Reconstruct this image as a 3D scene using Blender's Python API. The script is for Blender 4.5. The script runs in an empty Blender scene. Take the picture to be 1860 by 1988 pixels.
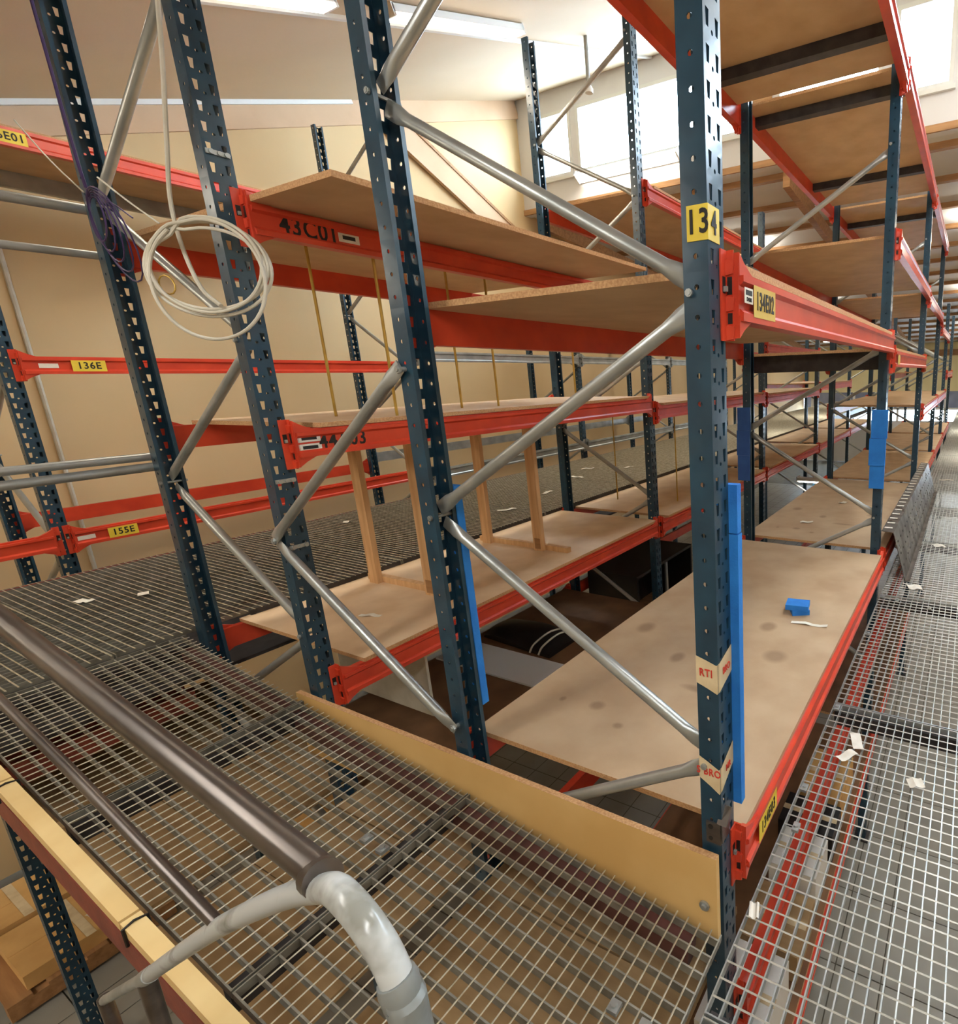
import bpy, bmesh, math, random
from mathutils import Matrix, Vector
random.seed(7)
S = bpy.context.scene
COL = S.collection

# ------------------------------------------------------------------ camera
W, H = 1860.0, 1988.0
PPX, PPY, FPX = 1369.15, 975.75, 1044.96
R = [[0.8988707745, 0.4373939792, -0.0267924937],
     [0.0758842289, -0.2155802327, -0.9735331258],
     [-0.4315934599, 0.8730473471, -0.2269700755]]
cd = bpy.data.cameras.new('camera'); cam = bpy.data.objects.new('camera', cd); COL.objects.link(cam)
cd.sensor_fit = 'HORIZONTAL'; cd.sensor_width = 36.0
cd.lens = FPX / W * 36.0
cd.shift_x = (W / 2 - PPX) / W
cd.shift_y = (PPY - H / 2) / W
cd.clip_start = 0.02; cd.clip_end = 200
m = Matrix.Identity(4)
for i in range(3):
    m[i][0] = R[0][i]; m[i][1] = -R[1][i]; m[i][2] = -R[2][i]
m.translation = Vector((0.55707, -1.1755, 1.6))
cam.matrix_world = m
S.camera = cam

# ------------------------------------------------------------------ world, exposure
w = bpy.data.worlds.new('world'); S.world = w; w.use_nodes = True
bg = w.node_tree.nodes['Background']
bg.inputs[0].default_value = (0.70, 0.86, 1.0, 1); bg.inputs[1].default_value = 33.0
S.view_settings.view_transform = 'Standard'; S.view_settings.look = 'None'
S.view_settings.exposure = 0.2; S.view_settings.gamma = 1.0
S.view_settings.use_curve_mapping = False
S.cycles.use_denoising = True; S.cycles.use_light_tree = False
S.cycles.max_bounces = 5; S.cycles.diffuse_bounces = 3; S.cycles.glossy_bounces = 2
S.cycles.use_adaptive_sampling = True; S.cycles.adaptive_threshold = 0.03
S.cycles.transparent_max_bounces = 8
S.cycles.sample_clamp_indirect = 6.0
LAMP_W = 23.0          # watts of one ceiling luminaire

# ------------------------------------------------------------------ materials
def lin(r, g, b):
    f = lambda v: (v / 255 / 12.92) if v / 255 <= 0.04045 else ((v / 255 + 0.055) / 1.055) ** 2.4
    return (f(r), f(g), f(b), 1)
MATS = {}
def mat(name, c1, c2=None, rough=0.5, metal=0.0, scale=8.0, detail=4.0, bump=0.0, bscale=None, stretch=None,
        spec=0.5, mixlo=0.35, mixhi=0.65, rough2=None, spots=None):
    if name in MATS: return MATS[name]
    mt = bpy.data.materials.new(name); mt.use_nodes = True
    nt = mt.node_tree; N = nt.nodes; L = nt.links
    b = N['Principled BSDF']
    b.inputs['Roughness'].default_value = rough; b.inputs['Metallic'].default_value = metal
    b.inputs['Specular IOR Level'].default_value = spec
    b.inputs['Base Color'].default_value = c1
    if c2 or bump or rough2 is not None:
        tc = N.new('ShaderNodeTexCoord'); mp = N.new('ShaderNodeMapping')
        L.new(tc.outputs['Object'], mp.inputs[0])
        if stretch: mp.inputs['Scale'].default_value = stretch
        nz = N.new('ShaderNodeTexNoise'); nz.inputs['Scale'].default_value = scale; nz.inputs['Detail'].default_value = detail
        L.new(mp.outputs[0], nz.inputs['Vector'])
        mr = N.new('ShaderNodeMapRange'); mr.inputs[1].default_value = mixlo; mr.inputs[2].default_value = mixhi
        L.new(nz.outputs['Fac'], mr.inputs[0])
        col = None
        if c2:
            mx = N.new('ShaderNodeMix'); mx.data_type = 'RGBA'
            mx.inputs[6].default_value = c1; mx.inputs[7].default_value = c2
            L.new(mr.outputs[0], mx.inputs[0]); col = mx.outputs[2]
        if spots:
            for (sx, sy, rx, ry, sc) in spots:
                vm = N.new('ShaderNodeVectorMath'); vm.operation = 'SUBTRACT'; vm.inputs[1].default_value = (sx, sy, 0)
                L.new(tc.outputs['Object'], vm.inputs[0])
                v2 = N.new('ShaderNodeVectorMath'); v2.operation = 'MULTIPLY'; v2.inputs[1].default_value = (1 / rx, 1 / ry, 0)
                L.new(vm.outputs[0], v2.inputs[0])
                ln = N.new('ShaderNodeVectorMath'); ln.operation = 'LENGTH'; L.new(v2.outputs[0], ln.inputs[0])
                ad = N.new('ShaderNodeMath'); ad.operation = 'MULTIPLY_ADD'; L.new(nz.outputs['Fac'], ad.inputs[0])
                ad.inputs[1].default_value = 0.9; L.new(ln.outputs['Value'], ad.inputs[2])
                r2 = N.new('ShaderNodeMapRange'); r2.inputs[1].default_value = 1.1; r2.inputs[2].default_value = 1.9
                r2.inputs[3].default_value = 0.5; r2.inputs[4].default_value = 0.0
                L.new(ad.outputs[0], r2.inputs[0])
                m2 = N.new('ShaderNodeMix'); m2.data_type = 'RGBA'; m2.inputs[7].default_value = sc
                L.new(r2.outputs[0], m2.inputs[0]); L.new(col, m2.inputs[6]); col = m2.outputs[2]
        if col is not None: L.new(col, b.inputs['Base Color'])
        if rough2 is not None:
            r3 = N.new('ShaderNodeMapRange'); r3.inputs[1].default_value = mixlo; r3.inputs[2].default_value = mixhi
            r3.inputs[3].default_value = rough; r3.inputs[4].default_value = rough2
            L.new(nz.outputs['Fac'], r3.inputs[0]); L.new(r3.outputs[0], b.inputs['Roughness'])
        if bump:
            n2 = N.new('ShaderNodeTexNoise'); n2.inputs['Scale'].default_value = bscale or scale * 6; n2.inputs['Detail'].default_value = 3
            L.new(mp.outputs[0], n2.inputs['Vector'])
            bp = N.new('ShaderNodeBump'); bp.inputs['Strength'].default_value = bump; bp.inputs['Distance'].default_value = 0.01
            L.new(n2.outputs['Fac'], bp.inputs['Height']); L.new(bp.outputs[0], b.inputs['Normal'])
    MATS[name] = mt
    return mt
def emit(name, c, strength):
    if name in MATS: return MATS[name]
    mt = bpy.data.materials.new(name); mt.use_nodes = True
    b = mt.node_tree.nodes['Principled BSDF']
    b.inputs['Base Color'].default_value = c; b.inputs['Emission Color'].default_value = c
    b.inputs['Emission Strength'].default_value = strength
    mt.cycles.emission_sampling = 'NONE'
    MATS[name] = mt
    return mt
def glass(name):
    mt = bpy.data.materials.new(name); mt.use_nodes = True
    nt = mt.node_tree; nt.nodes.clear()
    o = nt.nodes.new('ShaderNodeOutputMaterial'); t = nt.nodes.new('ShaderNodeBsdfTransparent'); g = nt.nodes.new('ShaderNodeBsdfGlossy')
    t.inputs[0].default_value = (0.96, 0.98, 1, 1); g.inputs['Roughness'].default_value = 0.03
    x = nt.nodes.new('ShaderNodeMixShader'); x.inputs[0].default_value = 0.06
    nt.links.new(t.outputs[0], x.inputs[1]); nt.links.new(g.outputs[0], x.inputs[2]); nt.links.new(x.outputs[0], o.inputs[0])
    MATS[name] = mt
    return mt
BLUE = mat('blue_paint', lin(35, 68, 87), lin(29, 56, 73), 0.28, 0.0, 9, 3)
BLUE2 = mat('blue_paint_light', lin(88, 128, 158), lin(70, 108, 138), 0.4, 0.0, 14, 5)
ORNG = mat('orange_paint', lin(210, 70, 42), lin(194, 58, 36), 0.32, 0.0, 7, 3)
RUST = mat('rust_red_steel', lin(142, 66, 48), lin(112, 48, 38), 0.55, 0.0, 9, 5, 0.1)
GALV = mat('galvanised_steel', lin(182, 186, 184), lin(156, 160, 158), 0.3, 0.6, 6, 3, stretch=(1, 1, 1), rough2=0.42)
GALVD = mat('dusty_galvanised_bar', lin(148, 146, 136), lin(116, 112, 100), 0.5, 0.4, 12, 3)
ROD = mat('bright_grating_rod', lin(214, 214, 208), lin(184, 184, 176), 0.36, 0.5, 20, 3)
RODW = mat('worn_grating_rod', lin(206, 200, 180), lin(168, 160, 138), 0.42, 0.35, 20, 3)
DARK = mat('dark_steel', lin(66, 62, 62), lin(48, 45, 46), 0.5, 0.3, 14, 4)
BARE = mat('bare_dark_steel', lin(112, 104, 98), lin(86, 79, 75), 0.3, 0.75, 6, 3, stretch=(0.3, 4, 4))
STEELS = mat('scuffed_sheet_steel', lin(124, 118, 114), lin(92, 87, 85), 0.25, 0.85, 5, 4, rough2=0.42)
MAROON = mat('maroon_steel', lin(98, 58, 52), lin(80, 46, 42), 0.6, 0.0, 8, 3)
CHIP = mat('chipboard', lin(208, 176, 136), lin(192, 158, 118), 0.62, 0, 4, 4)
CHIPE = mat('chipboard_raw_edge', lin(206, 164, 118), lin(180, 134, 90), 0.8, 0, 140, 3)
CHIPL = mat('pale_chipboard', lin(228, 200, 164), lin(212, 180, 142), 0.6, 0, 4, 4)
STN = lin(112, 82, 58)
CHIPS = mat('stained_chipboard', lin(192, 166, 134), lin(174, 146, 114), 0.6, 0, 3.2, 5, 0.04, 120,
            spots=[(-0.66, 0.93, 0.028, 0.04, STN), (-0.78, 0.44, 0.03, 0.026, STN), (-0.95, 0.42, 0.014, 0.016, STN), (-0.36, 1.42, 0.035, 0.045, STN),
                   (-0.22, 1.13, 0.05, 0.05, STN), (-0.42, 0.72, 0.08, 0.022, STN), (-0.98, 1.15, 0.04, 0.05, STN), (-0.62, 0.36, 0.02, 0.016, STN)])
BROWNB = mat('brown_fibreboard', lin(134, 96, 62), lin(110, 76, 48), 0.7, 0, 4, 5, 0.03)
CARD = mat('cardboard', lin(180, 150, 108), lin(156, 126, 88), 0.8, 0, 3, 4, stretch=(1, 5, 1))
CARDL = mat('light_cardboard', lin(222, 178, 112), lin(200, 154, 92), 0.8, 0, 3, 5)
TAN = mat('tan_toe_board', lin(228, 190, 126), lin(216, 174, 108), 0.5, 0, 2.5, 4)
CREAMF = mat('cream_edge_foam', lin(244, 216, 156), lin(236, 204, 142), 0.7, 0, 6, 3)
WOOD = mat('pale_pine', lin(222, 180, 132), lin(200, 154, 106), 0.6, 0, 5, 6, 0.05, 40, stretch=(6, 6, 0.5))
WOODB = mat('brown_timber', lin(174, 130, 86), lin(148, 106, 66), 0.65, 0, 4, 4, stretch=(0.5, 6, 6))
BRASS = mat('brass_rod', lin(196, 160, 74), lin(170, 132, 56), 0.35, 0.5, 10, 3)
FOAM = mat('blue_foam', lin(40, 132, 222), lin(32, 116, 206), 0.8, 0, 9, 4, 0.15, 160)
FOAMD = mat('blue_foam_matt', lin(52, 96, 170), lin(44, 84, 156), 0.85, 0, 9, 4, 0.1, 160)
WALL = mat('painted_wall', lin(217, 189, 145), lin(210, 181, 136), 0.8, 0, 0.7, 3)
WALLW = mat('white_wall', lin(234, 232, 232), lin(228, 226, 226), 0.8, 0, 0.7, 3)
CEIL = mat('ceiling_board', lin(223, 203, 172), lin(216, 195, 162), 0.85, 0, 0.6, 3)
BAND = mat('wall_plate_board', lin(214, 182, 150), lin(204, 172, 140), 0.8, 0, 2, 4)
CREAM = mat('cream_panel', lin(244, 232, 186), lin(236, 222, 172), 0.7, 0, 1, 3)
DIMG = mat('grey_blue_glazing', lin(150, 158, 184), lin(126, 134, 160), 0.12, 0, 1.5, 2)
WHITE = mat('white_paint', lin(236, 236, 232), None, 0.5)
WHITEP = mat('white_plastic', lin(208, 202, 186), lin(196, 190, 172), 0.4, 0, 12, 3)
PAPER = mat('paper', lin(236, 232, 220), lin(222, 216, 200), 0.8, 0, 20, 3)
BLACK = mat('black_plastic', lin(22, 20, 20), lin(30, 27, 26), 0.45, 0, 14, 3)
YEL = mat('yellow_label', lin(232, 206, 66), lin(222, 194, 56), 0.55, 0, 10, 3)
YELD = mat('faded_yellow_label', lin(216, 186, 84), lin(204, 172, 72), 0.55, 0, 10, 3)
INK = mat('black_ink', lin(30, 26, 22), None, 0.7)
REDINK = mat('red_ink', lin(206, 62, 46), None, 0.7)
TAPE = mat('packing_tape', lin(226, 208, 170), lin(210, 188, 148), 0.5, 0, 14, 4, 0.1, 60)
GREYT = mat('grey_tape', lin(140, 144, 142), lin(110, 114, 112), 0.3, 0.1, 12, 5, 0.25, 26, rough2=0.5)
HOOP = mat('grey_white_paint', lin(196, 200, 198), lin(140, 140, 132), 0.22, 0, 16, 4, mixlo=0.52, mixhi=0.72)
PURP = mat('purple_cable', lin(62, 44, 92), None, 0.45)
TILE = mat('floor_tile', lin(150, 147, 138), lin(136, 133, 124), 0.45, 0, 2.4, 3)
GROUT = mat('floor_grout', lin(104, 98, 84), lin(90, 84, 72), 0.8, 0, 6, 4)
CONC = mat('lower_floor_screed', lin(160, 154, 138), lin(144, 138, 122), 0.6, 0, 1.2, 5)
PANE = glass('window_glass')

# ------------------------------------------------------------------ mesh helpers
class MB:
    def __init__(s): s.v = []; s.f = []
    def add(s, vs, fs):
        o = len(s.v); s.v += [tuple(p) for p in vs]; s.f += [tuple(i + o for i in q) for q in fs]; return s
    def box(s, x0, x1, y0, y1, z0, z1):
        return s.add([(x0, y0, z0), (x1, y0, z0), (x1, y1, z0), (x0, y1, z0), (x0, y0, z1), (x1, y0, z1), (x1, y1, z1), (x0, y1, z1)],
                     [(0, 3, 2, 1), (4, 5, 6, 7), (0, 1, 5, 4), (1, 2, 6, 5), (2, 3, 7, 6), (3, 0, 4, 7)])
    def bar(s, a, b, wx, wz, up=(0, 0, 1)):
        a = Vector(a); b = Vector(b); d = (b - a).normalized(); u = Vector(up)
        side = d.cross(u).normalized(); u = side.cross(d)
        vs = []
        for p in (a, b):
            for (i, j) in ((-1, -1), (1, -1), (1, 1), (-1, 1)): vs.append(p + side * (i * wx / 2) + u * (j * wz / 2))
        return s.add(vs, [(0, 3, 2, 1)[::-1], (4, 5, 6, 7)[::-1], (0, 4, 5, 1)[::-1], (1, 5, 6, 2)[::-1], (2, 6, 7, 3)[::-1], (3, 7, 4, 0)[::-1]])
    def prism(s, poly, axis, a, b):
        n = len(poly)
        def P(u, v, t):
            return {'x': (t, u, v), 'y': (u, t, v), 'z': (u, v, t)}[axis]
        vs = [P(u, v, a) for u, v in poly] + [P(u, v, b) for u, v in poly]
        fs = [tuple(range(n)), tuple(range(2 * n - 1, n - 1, -1))] + [(i, i + n, (i + 1) % n + n, (i + 1) % n) for i in range(n)]
        return s.add(vs, fs)
    def tube(s, pts, r, n=10, radii=None, flat=None, ref=(0, 1, 0), closed=False):
        pts = [Vector(p) for p in pts]; k = len(pts); rings = []
        prev = None
        for i, p in enumerate(pts):
            if closed: d = pts[(i + 1) % k] - pts[i - 1]
            else: d = pts[min(i + 1, k - 1)] - pts[max(i - 1, 0)]
            d.normalize()
            if prev is None:
                u = Vector(ref); u = (u - d * u.dot(d))
                if u.length < 1e-4: u = Vector((1, 0, 0)); u = u - d * u.dot(d)
            else: u = prev - d * prev.dot(d)
            u.normalize(); prev = u; v = d.cross(u)
            ru = rv = (radii[i] if radii else r)
            if flat: ru, rv = flat[i]
            rings.append([p + u * (ru * math.cos(2 * math.pi * j / n)) + v * (rv * math.sin(2 * math.pi * j / n)) for j in range(n)])
        vs = [q for rg in rings for q in rg]; fs = []
        for i in range(k if closed else k - 1):
            a = i * n; b = ((i + 1) % k) * n
            fs += [(a + j, a + (j + 1) % n, b + (j + 1) % n, b + j) for j in range(n)]
        if not closed: fs += [tuple(range(n - 1, -1, -1)), tuple(range((k - 1) * n, k * n))]
        return s.add(vs, fs)
    def disc(s, c, nrm, r, t, n=10):
        c = Vector(c); d = Vector(nrm).normalized()
        return s.tube([c - d * t / 2, c + d * t / 2], r, n, ref=(0.3, 0.2, 0.9))
    def mesh(s, name, smooth=True):
        me = bpy.data.meshes.new(name); me.from_pydata(s.v, [], s.f)
        bm = bmesh.new(); bm.from_mesh(me); bmesh.ops.recalc_face_normals(bm, faces=bm.faces); bm.to_mesh(me); bm.free()
        if smooth:
            me.polygons.foreach_set('use_smooth', [True] * len(me.polygons)); me.set_sharp_from_angle(angle=math.radians(38))
        return me
    def build(s, name, material, parent=None, smooth=True, **kw):
        if parent is not None and gloc(parent).length:
            l = gloc(parent); s.v = [(x - l.x, y - l.y, z - l.z) for x, y, z in s.v]
        return put(name, s.mesh(name, smooth), material, parent, **kw)
def gloc(o):
    l = o.location.copy()
    while o.parent: o = o.parent; l += o.location
    return l
def put(name, me, material, parent=None, loc=None, rot=None, **kw):
    if material and not me.materials: me.materials.append(material)
    o = bpy.data.objects.new(name, me); COL.objects.link(o)
    if parent: o.parent = parent
    if loc: o.location = loc
    if rot: o.rotation_euler = rot
    return tag(o, **kw)
def tag(o, label=None, cat=None, group=None, kind=None):
    if label: o['label'] = label
    if cat: o['category'] = cat; o['kind'] = kind or 'thing'
    if group: o['group'] = group
    if kind: o['kind'] = kind
    return o
def thing(name, loc, label=None, cat=None, group=None, kind=None, rot=None):
    o = bpy.data.objects.new(name, None); COL.objects.link(o); o.location = loc; o.empty_display_size = 0.1
    if rot: o.rotation_euler = rot
    return tag(o, label, cat, group, kind)
KIDS = {}
def kids(o): return [x for x in COL.objects if x.parent == o]
def clone(root, loc, label, rotz=None, group=None):
    c = root.copy(); COL.objects.link(c); c.location = loc; c['label'] = label
    if rotz is not None: c.rotation_euler = (0, 0, rotz)
    if group: c['group'] = group
    if root.name not in KIDS: KIDS[root.name] = [(k, kids(k)) for k in kids(root)]
    for k, sub in KIDS[root.name]:
        q = k.copy(); COL.objects.link(q); q.parent = c
        for g in sub:
            z = g.copy(); COL.objects.link(z); z.parent = q
    return c
TXT = {}
def text_mesh(s, size, name='lettering', sx=1.0, depth=0.0006):
    cu = bpy.data.curves.new(name, 'FONT'); cu.body = s; cu.size = size; cu.extrude = depth; cu.align_x = 'CENTER'; cu.align_y = 'CENTER'
    cu.resolution_u = 3; cu.offset = size * 0.018; cu.space_character = 1.12
    o = bpy.data.objects.new('tmp', cu); COL.objects.link(o)
    dg = bpy.context.evaluated_depsgraph_get(); dg.update()
    me = bpy.data.meshes.new_from_object(o.evaluated_get(dg)); bpy.data.objects.remove(o); bpy.data.curves.remove(cu)
    for v in me.vertices: v.co.x *= sx
    me.name = name
    return me
FACE = {'+x': Matrix(((0, 0, 1), (1, 0, 0), (0, 1, 0))), '-y': Matrix(((1, 0, 0), (0, 0, -1), (0, 1, 0))), '-x': Matrix(((0, 0, -1), (-1, 0, 0), (0, 1, 0)))}
def text(s, size, face, pos, material, parent, sx=1.0, name='lettering'):
    me = text_mesh(s, size, name, sx)
    me.transform(FACE[face].to_4x4())
    l = gloc(parent)
    o = put(name, me, material, parent); o.location = Vector(pos) - l
    return o
def bez(p0, p1, p2, p3, n=12):
    out = []
    for i in range(n + 1):
        t = i / n; a = (1 - t) ** 3; b = 3 * (1 - t) ** 2 * t; c = 3 * (1 - t) * t * t; d = t ** 3
        out.append(tuple(a * p0[k] + b * p1[k] + c * p2[k] + d * p3[k] for k in range(3)))
    return out
def catmull(pts, n=6):
    P = [Vector(p) for p in pts]; P = [P[0] * 2 - P[1]] + P + [P[-1] * 2 - P[-2]]; out = []
    for i in range(1, len(P) - 2):
        for j in range(n):
            t = j / n
            out.append(0.5 * ((2 * P[i]) + (-P[i - 1] + P[i + 1]) * t + (2 * P[i - 1] - 5 * P[i] + 4 * P[i + 1] - P[i + 2]) * t * t + (-P[i - 1] + 3 * P[i] - 3 * P[i + 1] + P[i + 2]) * t ** 3))
    out.append(P[-2]); return out

ZF = -2.40          # ground floor level
XW = -6.55          # inner face of the tan wall
YE = 6.57           # window wall
def zc(y): return 6.08 + 0.38 * (y - YE)            # sloping ceiling
def zc2(y): return 4.40 - 0.095 * (y - YE)          # ceiling of the far hall
XR = 7.0; YB = -3.4; YFAR = 24.0

# ------------------------------------------------------------------ structure: shell
fl = thing('floor', (0, 0, ZF), 'grey tiled ground floor far below the mesh walkways', None, kind='structure')
MB().box(XW - .1, XR + .1, YB - .1, YFAR + .1, ZF - .1, ZF - .012).build('screed', GROUT, fl)
tile = MB().box(-.146, .146, -.146, .146, -.03, .0).mesh('tile', False)
tiles = []
for i in range(-19, -9):
    for j in range(-5, 3): tiles.append((i, j))
for i in range(0, 7):
    for j in range(1, 32): tiles.append((i, j))
tiles = [q for q in tiles][:297]
ts = set(tiles)
for (i, j) in tiles: put('tile', tile, TILE, fl, loc=(i * .3 + .15, j * .3 + .15, 0))
rest = MB()
for i in range(-21, 23):
    for j in range(-11, 60):
        if (i, j) not in ts:
            x = i * .3 + .15; y = j * .3 + .15
            rest.add([(x - .146, y - .146, ZF), (x + .146, y - .146, ZF), (x + .146, y + .146, ZF), (x - .146, y + .146, ZF)], [(0, 1, 2, 3)])
rest.build('tile_field', TILE, fl, False, kind='stuff')
# tan wall
wl = thing('wall_left', (XW, 0, ZF), 'tan painted side wall', None, kind='structure')
MB().prism([(YB, ZF), (YFAR, ZF), (YFAR, 3.4), (YE, 4.5), (YE, zc(YE) + .1), (YB, zc(YB) + .1)], 'x', XW - .12, XW).build('wall_face', WALL, wl, False)
MB().bar((XW + .02, YB, zc(YB) - .13), (XW + .02, YE - .02, zc(YE) - .13), .04, .26, up=(0, 0, 1)).build('plate_board', BAND, wl)
MB().bar((XW + .05, YB, zc(YB) - .02), (XW + .05, 3.7, zc(3.7) - .02), .05, .045).build('white_batten', WHITE, wl)
MB().tube([(XW + .015, .55, ZF + .3), (XW + .015, .55, 3.7)], .016, 8).build('conduit', WHITEP, wl)
# diagonal boarded brace on the upper part of the wall
MB().bar((XW + .05, 4.05, 5.02), (XW + .05, 6.6, 3.72), .06, .36).build('diagonal_board', BAND, wl)
MB().bar((XW + .085, 4.1, 5.16), (XW + .085, 6.6, 3.89), .02, .04).build('diagonal_edge', WOODB, wl)
# window wall
we = thing('wall_end', (0, YE, 4.36), 'white clerestory window wall above the far racks', None, kind='structure')
PN = [(-6.22, -5.46), (-5.34, -2.52), (-2.06, -.72), (-.58, .08), (.42, 1.9), (2.02, 4.4), (4.52, 6.8)]
ZW0, ZW1 = 4.82, 5.76
mb = MB()
mb.box(XW, XR, YE, YE + .14, 4.36, ZW0).box(XW, XR, YE, YE + .14, ZW1, zc(YE) + .1)
ed = [XW] + [e for p in PN for e in p] + [XR]
for i in range(0, len(ed), 2): mb.box(ed[i], ed[i + 1], YE, YE + .14, ZW0, ZW1)
mb.build('wall_face', WALLW, we, False)
MB().box(XW, XR, YE - .03, YE, 4.36, 4.44).build('bottom_batten', WOODB, we)
for k, (a, b) in enumerate(PN):
    wn = thing('window_%d' % (k + 1), ((a + b) / 2, YE, ZW0), 'clerestory window, pane %d from the tan wall' % (k + 1), None, kind='structure')
    f = MB(); t = .05
    f.box(a, b, YE - .015, YE + .05, ZW0, ZW0 + t).box(a, b, YE - .015, YE + .05, ZW1 - t, ZW1)
    f.box(a, a + t, YE - .015, YE + .05, ZW0 + t, ZW1 - t).box(b - t, b, YE - .015, YE + .05, ZW0 + t, ZW1 - t)
    f.build('window_frame', WHITE, wn)
    MB().box(a + t, b - t, YE + .02, YE + .028, ZW0 + t, ZW1 - t).build('pane', PANE, wn)
    MB().box(a - .03, b + .03, YE - .05, YE, ZW0 - .05, ZW0).build('window_sill', WHITE, wn)
MB().box(-2.46, -2.12, YE - .03, YE, ZW0, ZW1).build('post_cover', WOODB, we)
# ceilings
ce = thing('ceiling', (0, 0, 3.6), 'sloping boarded ceiling rising to the clerestory windows', None, kind='structure')
MB().add([(XW, YB, zc(YB)), (XR, YB, zc(YB)), (XR, YE, zc(YE)), (XW, YE, zc(YE)), (XW, YB, zc(YB) + .12), (XR, YB, zc(YB) + .12), (XR, YE, zc(YE) + .12), (XW, YE, zc(YE) + .12)],
         [(0, 1, 2, 3), (7, 6, 5, 4), (0, 4, 5, 1), (1, 5, 6, 2), (2, 6, 7, 3), (3, 7, 4, 0)]).build('ceiling_face', CEIL, ce, False)
for x in (-3.95, -1.3, 1.4, 4.0):
    MB().bar((x, YB, zc(YB) - .012), (x, YE, zc(YE) - .012), .05, .03).build('joint_batten', WHITE, ce)
c2 = thing('ceiling_far', (0, YE, 4.4), 'low timber ceiling of the far hall with pale panels between purlins', None, kind='structure')
MB().add([(XW, YE + .1, zc2(YE)), (XR, YE + .1, zc2(YE)), (XR, YFAR, zc2(YFAR)), (XW, YFAR, zc2(YFAR)), (XW, YE + .1, zc2(YE) + .1), (XR, YE + .1, zc2(YE) + .1), (XR, YFAR, zc2(YFAR) + .1), (XW, YFAR, zc2(YFAR) + .1)],
         [(0, 1, 2, 3), (7, 6, 5, 4), (0, 4, 5, 1), (1, 5, 6, 2), (2, 6, 7, 3), (3, 7, 4, 0)]).build('pale_panel', BAND if False else WALLW, c2, False)
for k in range(17):
    y = YE + .35 + k * 1.0
    MB().box(XW, XR, y, y + .10, zc2(y) - .07, zc2(y) + .02).build('purlin', WOODB, c2)
for x in (-6.2, -1.95, 2.4):
    MB().bar((x, YE + .1, zc2(YE) - .2), (x, YFAR, zc2(YFAR) - .2), .1, .2).build('main_beam', WOODB, c2)
# far wall with its window band
wf = thing('wall_far', (0, YFAR, ZF), 'cream panelled far wall with timber rail above a window band', None, kind='structure')
MB().box(XW, XR, YFAR, YFAR + .12, .75, 3.0).build('cream_panelling', CREAM, wf, False)
MB().box(XW, XR, YFAR, YFAR + .12, ZF, -.5).build('lower_wall', WALLW, wf, False)
MB().box(XW, XR, YFAR - .1, YFAR, 2.2, 2.45).build('timber_rail', WOODB, wf)
for k in range(14):
    MB().box(XW + .35 + k * .95, XW + .45 + k * .95, YFAR - .04, YFAR + .1, -.5, .75).build('mullion', WHITE, wf)
MB().box(XW, XR, YFAR - .04, YFAR + .1, -.02, .06).build('transom', WHITE, wf)
MB().box(XW, XR, YFAR + .03, YFAR + .04, .02, .75).build('pane', DIMG, wf, False)
MB().box(XW, XR, YFAR + .03, YFAR + .04, -.5, .02).build('pane', PANE, wf, False)
MB().box(1.55, 1.85, 17.5, 17.8, ZF, zc2(17.5) - .1).build('timber_post', WOODB, wf)
wr = thing('wall_right', (XR, 0, ZF), 'pale side wall beyond the mesh walkway', None, kind='structure')
MB().prism([(YB, ZF), (YFAR, ZF), (YFAR, 3.4), (YE, 4.5), (YE, zc(YE) + .1), (YB, zc(YB) + .1)], 'x', XR, XR + .12).build('wall_face', WALL, wr, False)
wb = thing('wall_back', (0, YB, ZF), 'pale wall behind the viewpoint', None, kind='structure')
MB().box(XW, XR, YB - .12, YB, ZF, zc(YB) + .1).build('wall_face', WALL, wb, False)

# ------------------------------------------------------------------ luminaires
TUBE = emit('tube_glow', (1.0, .93, .82, 1), 14)
def luminaire(a, b, watts, label, color=(1.0, .86, .66), drop=(0, 0, -1), group=None, up=False):
    a = Vector(a); b = Vector(b); mid = (a + b) / 2; d = (b - a); L_ = d.length; d.normalize(); dn = Vector(drop).normalized()
    t = thing('fluorescent_lamp', mid, label, 'lamp', group)
    sd = d.cross(dn).normalized()
    MB().bar(a, b, .16, .05, up=-dn).build('housing', WHITE, t)
    for s_ in (-1, 1):
        MB().tube([a + d * .03 + sd * (s_ * .045) + dn * .045, b - d * .03 + sd * (s_ * .045) + dn * .045], .013, 8).build('tube', TUBE, t)
        e_ = b if s_ > 0 else a
        MB().bar(e_ - sd * .08, e_ + sd * .08, .02, .1, up=-dn).build('end_cap', WHITE, t)
    ld = bpy.data.lights.new('lamp_light', 'AREA'); ld.shape = 'RECTANGLE'; ld.size = L_; ld.size_y = .16; ld.energy = watts; ld.color = color
    lo = bpy.data.objects.new('lamp_light', ld); COL.objects.link(lo); lo.parent = t
    zx = -dn; xx = d; yy = zx.cross(xx)
    mm = Matrix((xx, yy, zx)).transposed().to_4x4(); mm.translation = dn * .075
    lo.matrix_local = mm
    if up:
        l2 = bpy.data.objects.new('lamp_light', ld); COL.objects.link(l2); l2.parent = t
        mm = Matrix((xx, -yy, -zx)).transposed().to_4x4(); mm.translation = dn * -.06; l2.matrix_local = mm
    return t
DN = (0, .355, -.935)
def clamp(y): return zc(y) - .035
names = [('first', .25, 1.65), ('second', 2.1, 3.5)]
for nm, y0, y1 in names:
    luminaire((-3.62, y0, clamp(y0)), (-3.62, y1, clamp(y1)), LAMP_W * .8, '%s ceiling tube lamp above the walkway along the tan wall' % nm, drop=DN, group='ceiling tube lamps')
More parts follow.
